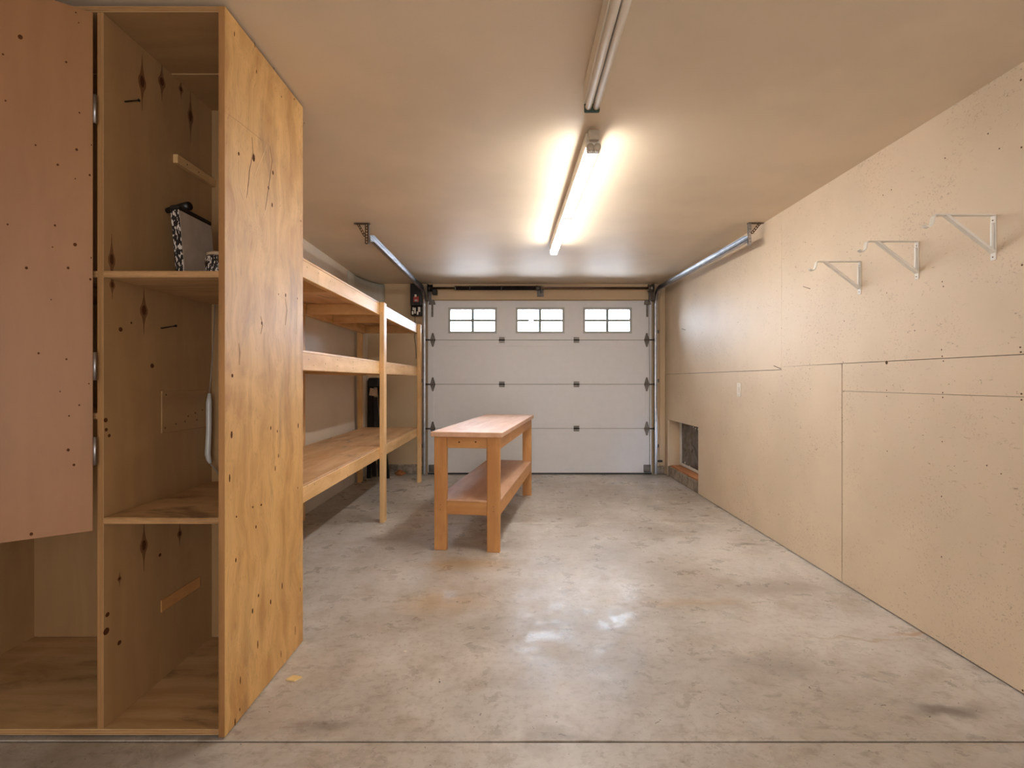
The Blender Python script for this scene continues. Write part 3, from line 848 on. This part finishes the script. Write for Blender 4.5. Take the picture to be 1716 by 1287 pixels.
box('top_panel', XLS, XS - .020, 2.101, YB, HT - .024, HT - .004, plyin(0), cab, .001)
bp = box('bottom_panel', XLS, XS - .020, YF, YB - .02, .012, .031, plydirty(0), cab, .001)
box('plinth', XLS, XS - .022, YF + .03, YF + .05, 0, .0125, plyin(0), cab, 0)
def shelf(x0, x1, z):
    s = box('shelf', x0, x1, YF + .001, YB - .02, z - .020, z, plydirty(0), cab, .001)
    for q in (.0035, .0100, .0165):
        box('ply_layer', x0 + .001, x1 - .001, YF + .0002, YF + .001, z - q - .0016, z - q + .0016, PLYEDGE_A, s, 0)
    return s
shelf(XD1, XS - .020, 1.508); shelf(XD1, XS - .020, .712)
shelf(XLS, XD0, 1.508); shelf(XLS, XD0, 1.05)
for q in (.004, .011):
    box('ply_layer', XLS + .001, XS - .021, YF - .0008, YF, .014 + q - .001, .014 + q + .0015, PLYEDGE_A, bp, 0)
    box('ply_layer', XLS + .001, XS - .021, YF - .0008, YF, HT - .018 + q - .001, HT - .018 + q + .0015, PLYEDGE_A, tp, 0)

# diamond plugs and knots on the inside of the divider
for (px, py, hh, ww) in [(238, 138, 48, 6), (271, 138, 32, 6), (303, 150, 18, 4), (319, 196, 44, 5), (187, 436, 44, 5), (188, 478, 24, 4),
                         (241, 521, 40, 6), (241, 915, 42, 6), (301, 895, 20, 4), (200, 970, 12, 3)]:
    p = hit(px, py, 0, XD1); s = p.y / FPX
    d = link('diamond_plug', ME_DIAMOND, None, div, (XD1 + .0006, p.y, p.z))
    d.rotation_euler = (0, 0, math.pi / 2)
    d.scale = (ww * s * 1.6, .0006, hh * s)
    k = link('knot', ME_KNOT, None, div, (XD1 + .0007, p.y, p.z + .03 * hh * s)); k.rotation_euler = (0, math.pi / 2, 0); k.scale = (hh * s * .22, ww * s * .9, .004)
for (px, py, r) in [(202, 552, 4), (220, 541, 2), (255, 613, 4), (177, 704, 4), (180, 1030, 4), (178, 1058, 6), (200, 1077, 4), (178, 720, 3), (183, 730, 3), (268, 930, 3)]:
    p = hit(px, py, 0, XD1); s = p.y / FPX
    k = link('knot', ME_KNOT, None, div, (XD1 + .0004, p.y, p.z)); k.rotation_euler = (0, math.pi / 2, 0); k.scale = (r * s, r * s * 1.2, .004)
# knots of the outer side panel
for (x, y, w, h) in [(151, 462, 5, 9), (365, 708, 6, 10), (397, 598, 6, 12), (391, 830, 5, 13), (258, 490, 10, 20), (458, 52, 3, 5), (550, 70, 4, 6), (622, 242, 3, 6), (597, 945, 3, 8)]:
    knot_x(side, 365 + x / 4.29, 150 + y / 4.29, XS + .0003, w / 4.29 * .0046, h / 4.29 * .0031)
for (x, y, w, h) in [(488, 192, 4, 11), (437, 185, 3, 5), (318, 392, 6, 10), (573, 215, 3, 6), (105, 770, 6, 9), (381, 1147, 4, 11), (100, 1195, 6, 18), (428, 1170, 3, 9), (578, 1130, 4, 16)]:
    knot_x(side, 365 + x / 4.29, 450 + y / 4.29, XS + .0003, w / 4.29 * .0046, h / 4.29 * .0031)
for (x, y, w, h) in [(437, 60, 3, 12), (413, 150, 3, 16), (85, 220, 4, 20), (275, 570, 4, 9), (135, 497, 4, 5), (130, 810, 4, 11), (250, 1175, 5, 14), (293, 1064, 5, 9), (463, 995, 4, 20), (380, 1110, 5, 14), (593, 1020, 3, 14), (575, 290, 3, 5), (252, 428, 5, 5), (313, 412, 6, 6)]:
    knot_x(side, 365 + x / 4.29, 750 + y / 4.29, XS + .0003, w / 4.29 * .0046, h / 4.29 * .0031)
for (px, py, w, h) in [(393, 57, 3, 6), (430, 120, 3, 5), (459, 115, 2, 4), (427, 75, 2, 8), (471, 1096, 3, 10), (394, 1210, 4, 9), (403, 1140, 3, 10), (432, 1080, 4, 11), (402, 1189, 3, 4), (495, 1057, 3, 14)]:
    knot_x(side, px, py, XS + .0003, w * .0009, h * .0015)
M_GRAINL = simple('grain_pale', rgb(226, 190, 132), 0.5)
M_GRAIND = simple('grain_dark', rgb(150, 108, 62), 0.6)
for (m_, pts_) in ((M_GRAINL, [(399, 272), (400, 290), (403, 315), (408, 336)]), (M_GRAINL, [(448, 240), (440, 262), (430, 285), (425, 300)]), (M_GRAIND, [(422, 230), (424, 256), (418, 285), (416, 310), (413, 332)]),
                   (M_GRAIND, [(452, 245), (456, 270), (452, 300), (447, 335), (444, 352)]), (M_GRAIND, [(380, 190), (400, 204), (420, 220), (440, 236)]), (M_GRAIND, [(400, 575), (402, 590), (401, 612)]), (M_GRAINL, [(497, 515), (498, 535), (496, 560)]),
                   (M_GRAIND, [(437, 530), (440, 545), (437, 560)]), (M_GRAIND, [(478, 500), (481, 520), (478, 545)]), (M_GRAINL, [(450, 330), (446, 350), (440, 370)])):
    P_ = [hit(x, y, 0, XS) for (x, y) in pts_]
    bmg = bmesh.new(); cg = P_[len(P_) // 2].copy(); cg.x = XS
    rows_ = []
    for i_, q_ in enumerate(P_):
        w_ = .0022 * (0.35 if i_ in (0, len(P_) - 1) else 1)
        rows_.append([bmg.verts.new(Vector((XS + dx_, q_.y + e_ * w_, q_.z)) - cg) for (dx_, e_) in ((.0001, -1), (.0006, -1), (.0006, 1), (.0001, 1))])
    for r0_, r1_ in zip(rows_[:-1], rows_[1:]):
        for k_ in range(4): bmg.faces.new((r0_[k_], r0_[(k_ + 1) % 4], r1_[(k_ + 1) % 4], r1_[k_]))
    bmg.faces.new(rows_[0]); bmg.faces.new(list(reversed(rows_[-1])))
    link('grain_streak', bm_mesh(bmg, 'grain_streak'), m_, side, cg)
# battens, patch plate and nails on the divider
ct = box('batten', XD1, XD1 + .018, 2.109, YB - .02, 2.000, 2.034, pine(1), cab, .001)
for yy in (2.17, 2.25): screw(ct, (XD1 + .0184, yy, 2.017), 0, s=.9)
box('batten', XD1, XD1 + .004, 2.034, 2.285, .285, .330, fir(1), cab, .001)
pp = box('patch_plate', XD1, XD1 + .004, 2.035, 2.33, .955, 1.115, plyin(1), cab, .002)
for (yy, zz) in ((2.06, 1.10), (2.055, .975), (2.12, .985), (2.18, .99), (2.2, 1.01), (2.25, 1.02), (2.26, .99), (2.3, 1.03)): screw(pp, (XD1 + .0044, yy, zz), 0, s=1.3)
def nail(a, b):
    a.x = XD1 + .0025; b.x = XD1 + .0025
    n_ = tube('nail', [a, b], .0022, M_BLACKM, cab, 6)
    tube('nail_head', [b, b + (b - a).normalized() * .003], .0048, M_BLACKM, n_, 8)
nail(hit(208, 170, 0, XD1), hit(231, 168, 0, XD1)); nail(hit(269, 550, 0, XD1), hit(293, 546, 0, XD1))

# the open door leaf of the left bay
DA = math.radians(37.6)
leaf_w, lz0, lz1 = .752, .676, 2.326
HX, HY = -1.338, 1.729
dl = empty('door_leaf_hinge_line', (HX, HY, 0))
bpy.data.objects.remove(dl)
bm = bmesh.new(); add_box(bm, (-leaf_w, 0, -(lz1 - lz0) / 2), (0, .018, (lz1 - lz0) / 2), .001)
leaf = link('door_leaf', bm_mesh(bm, 'door_leaf'), plydoor(2), cab, (HX, HY, (lz0 + lz1) / 2))
leaf.rotation_euler = (0, 0, DA)
Rz = Matrix.Rotation(DA, 3, 'Z')
dn = Rz @ Vector((0, -1, 0))
def on_leaf(px, py):
    d = Vector(((px - VX) / FPX, 1, -(py - VY) / FPX)); o = Vector((0, 0, CAMZ)); p0 = Vector((HX, HY, 0))
    p = o + d * ((p0 - o).dot(dn) / d.dot(dn))
    return Rz.transposed() @ (p - Vector((HX, HY, (lz0 + lz1) / 2)))
dk = [(40 / 4.29, 150 + 80 / 4.29, 2), (571 / 4.29, 150 + 167 / 4.29, 2), (256 / 4.29, 150 + 400 / 4.29, 2), (551 / 4.29, 150 + 432 / 4.29, 3), (657 / 4.29, 243, 1.5), (415 / 4.29, 150 + 541 / 4.29, 2.6),
      (541 / 4.29, 150 + 641 / 4.29, 1.6), (645 / 4.29, 150 + 615 / 4.29, 2.5), (55 / 4.29, 376, 2), (395 / 4.29, 150 + 977 / 4.29, 2.4), (378 / 4.29, 414, 1.6), (540 / 4.29, 150 + 1115 / 4.29, 4), (655 / 4.29, 432, 1.6),
      (190 / 4.29, 449, 3), (490 / 4.29, 449, 3), (240 / 2.8, 502, 1.4), (424 / 2.8, 468, 2.6), (181 / 2.8, 592, 2.4), (312 / 2.8, 602, 2.2), (417 / 2.8, 643, 1.6), (282 / 2.8, 656, 1.6), (372 / 2.8, 679, 2), (324 / 2.8, 697, 1.8),
      (320 / 2.8, 754, 3.4), (347 / 2.8, 779, 2.8), (147 / 2.8, 895, 3.6), (34, 62, 5), (5, 91, 2.2), (111, 104, 2.4), (127, 21, 1.8), (132, 38, 1.5)]
for (px, py, r) in dk:
    p = on_leaf(px, py)
    if p.z > (lz1 - lz0) / 2 - .01: continue
    k = bpy.data.objects.new('knot', ME_KNOT); COL.objects.link(k); k.parent = leaf
    k.location = (p.x, -.0002, p.z); k.rotation_euler = (math.pi / 2, 0, 0); k.scale = (r * .0012, r * .0015, .004)
for z in (2.02, 1.20, .93):
    bm = bmesh.new(); add_tube(bm, [(0, 0, -.045), (0, 0, .045)], .0055, 8)
    hg = bpy.data.objects.new('hinge', bm_mesh(bm, 'hinge', True)); hg.data.materials.append(M_GALV); COL.objects.link(hg)
    hg.parent = leaf; hg.location = (.005, -.002, z - (lz0 + lz1) / 2)

# ------------------------------------------------------------------ things on and in the cabinet
def tilted_box(name, w, d, h, mat, loc, rot, parent=None, bev=.002):
    bm = bmesh.new(); add_box(bm, (-w / 2, -d / 2, 0), (w / 2, d / 2, h), bev)
    o = link(name, bm_mesh(bm, name), mat, parent, loc); o.rotation_euler = rot; return o
ZS = 1.508
bk = empty('slim_carton', (-1.195, 2.06, ZS), 'slim pale carton with a black printed edge standing on the cabinet shelf', 'box')
def loc_box(name, lo, hi, mat, root, bev=.002):
    c = (Vector(lo) + Vector(hi)) / 2
    bm = bmesh.new(); add_box(bm, Vector(lo) - c, Vector(hi) - c, bev)
    o = bpy.data.objects.new(name, bm_mesh(bm, name)); o.data.materials.append(mat); COL.objects.link(o); o.parent = root; o.location = c; return o
bk.rotation_euler = (0, math.radians(-5), 0)
loc_box('carton', (-.015, -.105, .0015), (.015, .105, .262), M_BOXW, bk)
loc_box('printed_edge', (-.0152, -.1085, .002), (.0152, -.105, .262), M_PRINT, bk, .001)
loc_box('black_cap', (-.0165, -.11, .262), (.0165, .105, .280), M_BLACK, bk, .004)
bx = empty('storage_tub', (-1.06, 2.24, (ZS + .0008)), 'pale square tub with a dark rim behind the tin', 'tub')
tilted_box('tub_body', .13, .13, .215, M_BOXW, (-1.06, 2.24, (ZS + .0008)), (0, 0, .2), bx)
tilted_box('tub_rim', .138, .138, .020, M_BLACK, (-1.06, 2.24, (ZS + .0008) + .215), (0, 0, .2), bx)
tin = empty('round_tin', (-1.075, 1.99, (ZS + .0008)), 'small round tin with dark and pale pattern behind the cabinet edge', 'tin')
lathe('tin_body', [(.040, 0), (.050, .012), (.052, .05), (.048, .09), (.040, .098)], M_PRINT, tin, (-1.075, 1.99, (ZS + .0008)), 24)
lathe('tin_lid', [(.043, 0), (.044, .010), (.030, .016)], M_BEIGE, tin, (-1.075, 1.99, (ZS + .0008) + .098), 24)
fb = tube('tool_handle', [(-1.325 + .022, 2.045, ZS + .286), (-1.255, 2.03, ZS + .292), (-1.235, 2.03, ZS + .294), (-1.205, 2.02, ZS + .296)], [.010, .012, .016, .016], M_BLACK, None, 12)
tag(fb, 'short black tool handle lying across the top of the slim carton', 'tool')

cd = empty('hanging_cord', (-1.285, 2.32, .72), 'clear plastic sleeve on a cord hanging in the cabinet', 'cord')
tube('cord', [(-1.285, 2.34, 1.482), (-1.288, 2.33, 1.30), (-1.292, 2.32, 1.16), (-1.298, 2.32, 1.10)], .003, M_TAN, cd, 6)
tube('plastic_sleeve', [(-1.298, 2.32, 1.10), (-1.30, 2.32, 1.06), (-1.300, 2.32, .95), (-1.305, 2.32, .84), (-1.300, 2.32, .815), (-1.295, 2.322, .80)], [.006, .012, .011, .012, .010, .006], M_PLASTIC, cd, 10)
tube('cord', [(-1.295, 2.322, .80), (-1.275, 2.335, .765), (-1.262, 2.345, .730), (-1.255, 2.35, .716)], .004, M_TAN, cd, 6)

# ------------------------------------------------------------------ timber shelving
rk = empty('storage_rack', (-1.4, 4.4, 0), 'long pine shelving rack with three decks along the wall', 'shelving')
YP = [(2.56, 2.649), (4.396, 4.485), (6.116, 6.205)]
XF0, XF1 = -1.083, -1.045
for (a, b) in YP:
    p = box('post', XF0, XF1, a, b, 0, 1.787, pine(2), rk, .003)
    if a > 3:
        for z in (1.70, 1.26, .56): screw(p, ((XF0 + XF1) / 2, a - .0004, z), 1, s=.8)
    box('post', -1.758, -1.716, a, b, 0, 1.77, pine(2), rk, .003)
R0, R1 = YP[0][0], YP[2][1]
levels = [(1.787, 1.686), (1.311, 1.206), (.617, .520)]
for li, (zt, zb) in enumerate(levels):
    dk_ = deckply(1)
    box('deck', -1.712, XF0 - .0005, R0 - .005, 4.44, zt - .012, zt, dk_, rk, .001)
    box('deck', -1.712, XF0 - .0005, 4.443, R1, zt - .012, zt, dk_, rk, .001)
    fr = box('rail', -1.121, XF0, R0, R1, zb, zt - .012, pine(1), rk, .003)
    br = box('rail', -1.7155, -1.678, R0, R1, zb, zt - .012, pine(1), rk, .003)
    if li == 1:
        for (x, y) in ((130, 850), (195, 925), (345, 905), (497, 855), (497, 935), (693, 880), (693, 960)):
            p = hit(500 + x / 7.57, 490 + y / 7.57, 0, XF0 + .0004); screw(fr, p, 0, s=.9)
    if li == 0:
        for (x, y) in ((105, 485), (243, 555), (383, 655), (930, 990)):
            p = hit(500 + x / 7.15, 380 + y / 7.15, 0, XF0 + .0004); screw(fr, p, 0, s=.9)
    if li == 2:
        for (x, y) in ((108, 815), (193, 797), (465, 615), (590, 690), (935, 400)):
            p = hit(500 + x / 7.15, 700 + y / 7.15, 0, XF0 + .0004); screw(fr, p, 0, s=.9)
    for (a, b) in ((R0, R0 + .038), (3.30, 3.338), (4.40, 4.438), (5.05, 5.088), (R1 - .038, R1)):
        box('joist', -1.6775, -1.1215, a, b, zb + .004, zt - .0125, pine(0), rk, .003)

# cloudy sheet that rounds the upper corner above the top deck
bm = bmesh.new(); pts = [(-1.786, 5.85), (-1.778, 6.10), (-1.762, 6.28), (-1.735, 6.44), (-1.69, 6.57), (-1.635, 6.65), (-1.585, 6.69)]
rows = [[bm.verts.new((x, y, z)) for z in (1.79, 2.0, 2.2, 2.333)] for (x, y) in pts]
for a, b in zip(rows[:-1], rows[1:]):
    for k in range(3): bm.faces.new((a[k], b[k], b[k + 1], a[k + 1]))
sh = link('plastic_sheet', bm_mesh(bm, 'plastic_sheet', True), M_PLASTIC)
md = sh.modifiers.new('thickness', 'SOLIDIFY'); md.thickness = .003
tag(sh, 'cloudy glossy sheet rounding the upper corner above the top deck', 'plastic sheet')

# ------------------------------------------------------------------ workbench
wbn = empty('workbench', (0, 0, 0), 'narrow timber workbench with a lower shelf in the garage middle', 'workbench')
Lb, Wb, Hb = 1.89, .492, .806
tp_ = box('bench_top', -Wb / 2, Wb / 2, -Lb / 2, Lb / 2, Hb - .034, Hb, benchtop(1), wbn, .003)
ox, oy = Wb / 2 - .019, Lb / 2 - .018
for sx in (-1, 1):
    for sy in (-1, 1):
        xa = sx * ox - (sx * .087 if True else 0)
        ya = sy * oy
        lg = box('leg', min(sx * ox, xa), max(sx * ox, xa), min(ya, ya - sy * .038), max(ya, ya - sy * .038), 0, Hb - .034, fir(2), wbn, .003)
        if sy < 0:
            for zz in (.275, .308): screw(lg, ((sx * ox + xa) / 2, ya - .0003, zz), 1, s=.9)
for sy in (-1, 1):
    ya = sy * (oy - .012)
    box('apron', -ox + .0875, ox - .0875, min(ya, ya - sy * .030), max(ya, ya - sy * .030), .695, Hb - .0345, fir(0), wbn, .002)
    yb = sy * (oy - .006)
    box('shelf_rail', -ox + .0875, ox - .0875, min(yb, yb - sy * .032), max(yb, yb - sy * .032), .245, .334, fir(0), wbn, .002)
for sx in (-1, 1):
    xo = sx * (ox - .0005)
    box('apron', min(xo, xo - sx * .036), max(xo, xo - sx * .036), -oy + .0385, oy - .0385, .690, Hb - .0345, fir(1), wbn, .002)
    box('shelf_rail', min(xo, xo - sx * .036), max(xo, xo - sx * .036), -oy + .0385, oy - .0385, .245, .334, fir(1), wbn, .002)
lsb = boxes('lower_shelf', [(-ox, ox, -oy + .039, oy - .039, .3345, .347), (-ox + .088, ox - .088, -oy + .004, -oy + .039, .3345, .347), (-ox + .088, ox - .088, oy - .039, oy - .004, .3345, .347)], benchtop(1), wbn, .001)
for (x, z) in ((-.055, .735), (.06, .738)):
    k = link('knot', ME_KNOT, None, wbn, (x, -oy + .0118, z)); k.rotation_euler = (math.pi / 2, 0, 0); k.scale = (.006, .006, .006)
fc = Vector((-.318, 3.645)); bc = Vector((-.0365, 5.52))
ang = math.atan2(-(bc.x - fc.x), bc.y - fc.y)
mid = (fc + bc) / 2
wbn.location = (mid.x, mid.y, 0); wbn.rotation_euler = (0, 0, ang)

# ------------------------------------------------------------------ folded black stand in the far corner
st = empty('folded_stand', (-1.62, 6.45, 0), 'folded black metal stand with a beige label leaning in the far corner', 'stand')
def lean(x, z): return 6.40 + .24 * z / 1.19
def bar(name, x0, z0, x1, z1, w, d, mat, parent=st):
    bm = bmesh.new(); a = Vector((x0, lean(x0, z0), z0)); b = Vector((x1, lean(x1, z1), z1)); c = (a + b) / 2
    vs = []
    for e in (a, b):
        for (i, j) in ((-1, -1), (1, -1), (1, 1), (-1, 1)): vs.append(bm.verts.new(e - c + Vector((i * w / 2, j * d / 2, 0))))
    for f in ((0, 1, 2, 3), (7, 6, 5, 4), (0, 4, 5, 1), (1, 5, 6, 2), (2, 6, 7, 3), (3, 7, 4, 0)): bm.faces.new([vs[i] for i in f])
    return link(name, bm_mesh(bm, name), mat, parent, c)
bar('stand_leg', -1.700, .0, -1.752, 1.15, .045, .03, M_BLACKM)
bar('stand_leg', -1.640, .02, -1.725, 1.10, .05, .025, M_BLACKM)
bar('stand_leg', -1.475, .0, -1.640, 1.10, .035, .03, M_BLACKM)
bar('stand_leg', -1.560, .02, -1.672, .95, .055, .025, M_BLACK)
bar('steel_rod', -1.705, .02, -1.712, .62, .012, .012, M_GALV)
bar('steel_rod', -1.585, .45, -1.668, .90, .012, .012, M_GALV)
bar('steel_rod', -1.655, .02, -1.66, .30, .012, .012, M_GALV)
box('stand_head', -1.765, -1.628, lean(0, 1.08) - .03, lean(0, 1.08) + .03, 1.07, 1.185, M_BLACK, st, .025, 3)
box('head_handle', -1.66, -1.605, lean(0, 1.1) - .012, lean(0, 1.1) + .012, 1.09, 1.105, M_BLACKM, st, .004)
lb = box('label', -1.738, -1.655, lean(0, .97) - .022, lean(0, .97) - .019, .965, 1.055, M_BEIGE, st, 0)
lb.rotation_euler = (0, math.radians(8), 0)

# ------------------------------------------------------------------ litter on the floor
p = floor_pt(662, 791)
bm = bmesh.new(); bmesh.ops.create_icosphere(bm, subdivisions=2, radius=1)
for v in bm.verts: v.co = Vector((v.co.x * .06 * (1 + .25 * math.sin(v.co.y * 5)), v.co.y * .04, max(v.co.z, -.5) * .045 * (1 - .35 * abs(v.co.x))))
z0 = min(v.co.z for v in bm.verts)
for v in bm.verts: v.co.z -= z0
o = link('clay_shard', bm_mesh(bm, 'clay_shard'), M_ORANGE, None, (-1.375, 6.60, 0))
tag(o, 'small orange-brown shard on the floor against the far curb', 'shard')
p = floor_pt(493, 1138)
o = prism('wood_scrap', [(-.026, -.010), (.010, -.018), (.029, .008), (-.010, .019)], 2, 0, .006, M_YELLOWW, None, .0006)
o.location = (p.x, p.y, .003)
tag(o, 'small yellow wood offcut lying beside the plywood cabinet', 'wood offcut')
p = floor_pt(679, 1092)
o = prism('paper_fleck', [(-.006, -.004), (.004, -.006), (.007, .003), (-.002, .006)], 2, 0, .002, M_WHITEP, None, 0)
o.location = (p.x, p.y, .001)
tag(o, 'tiny white paper fleck on the open concrete floor', 'paper')
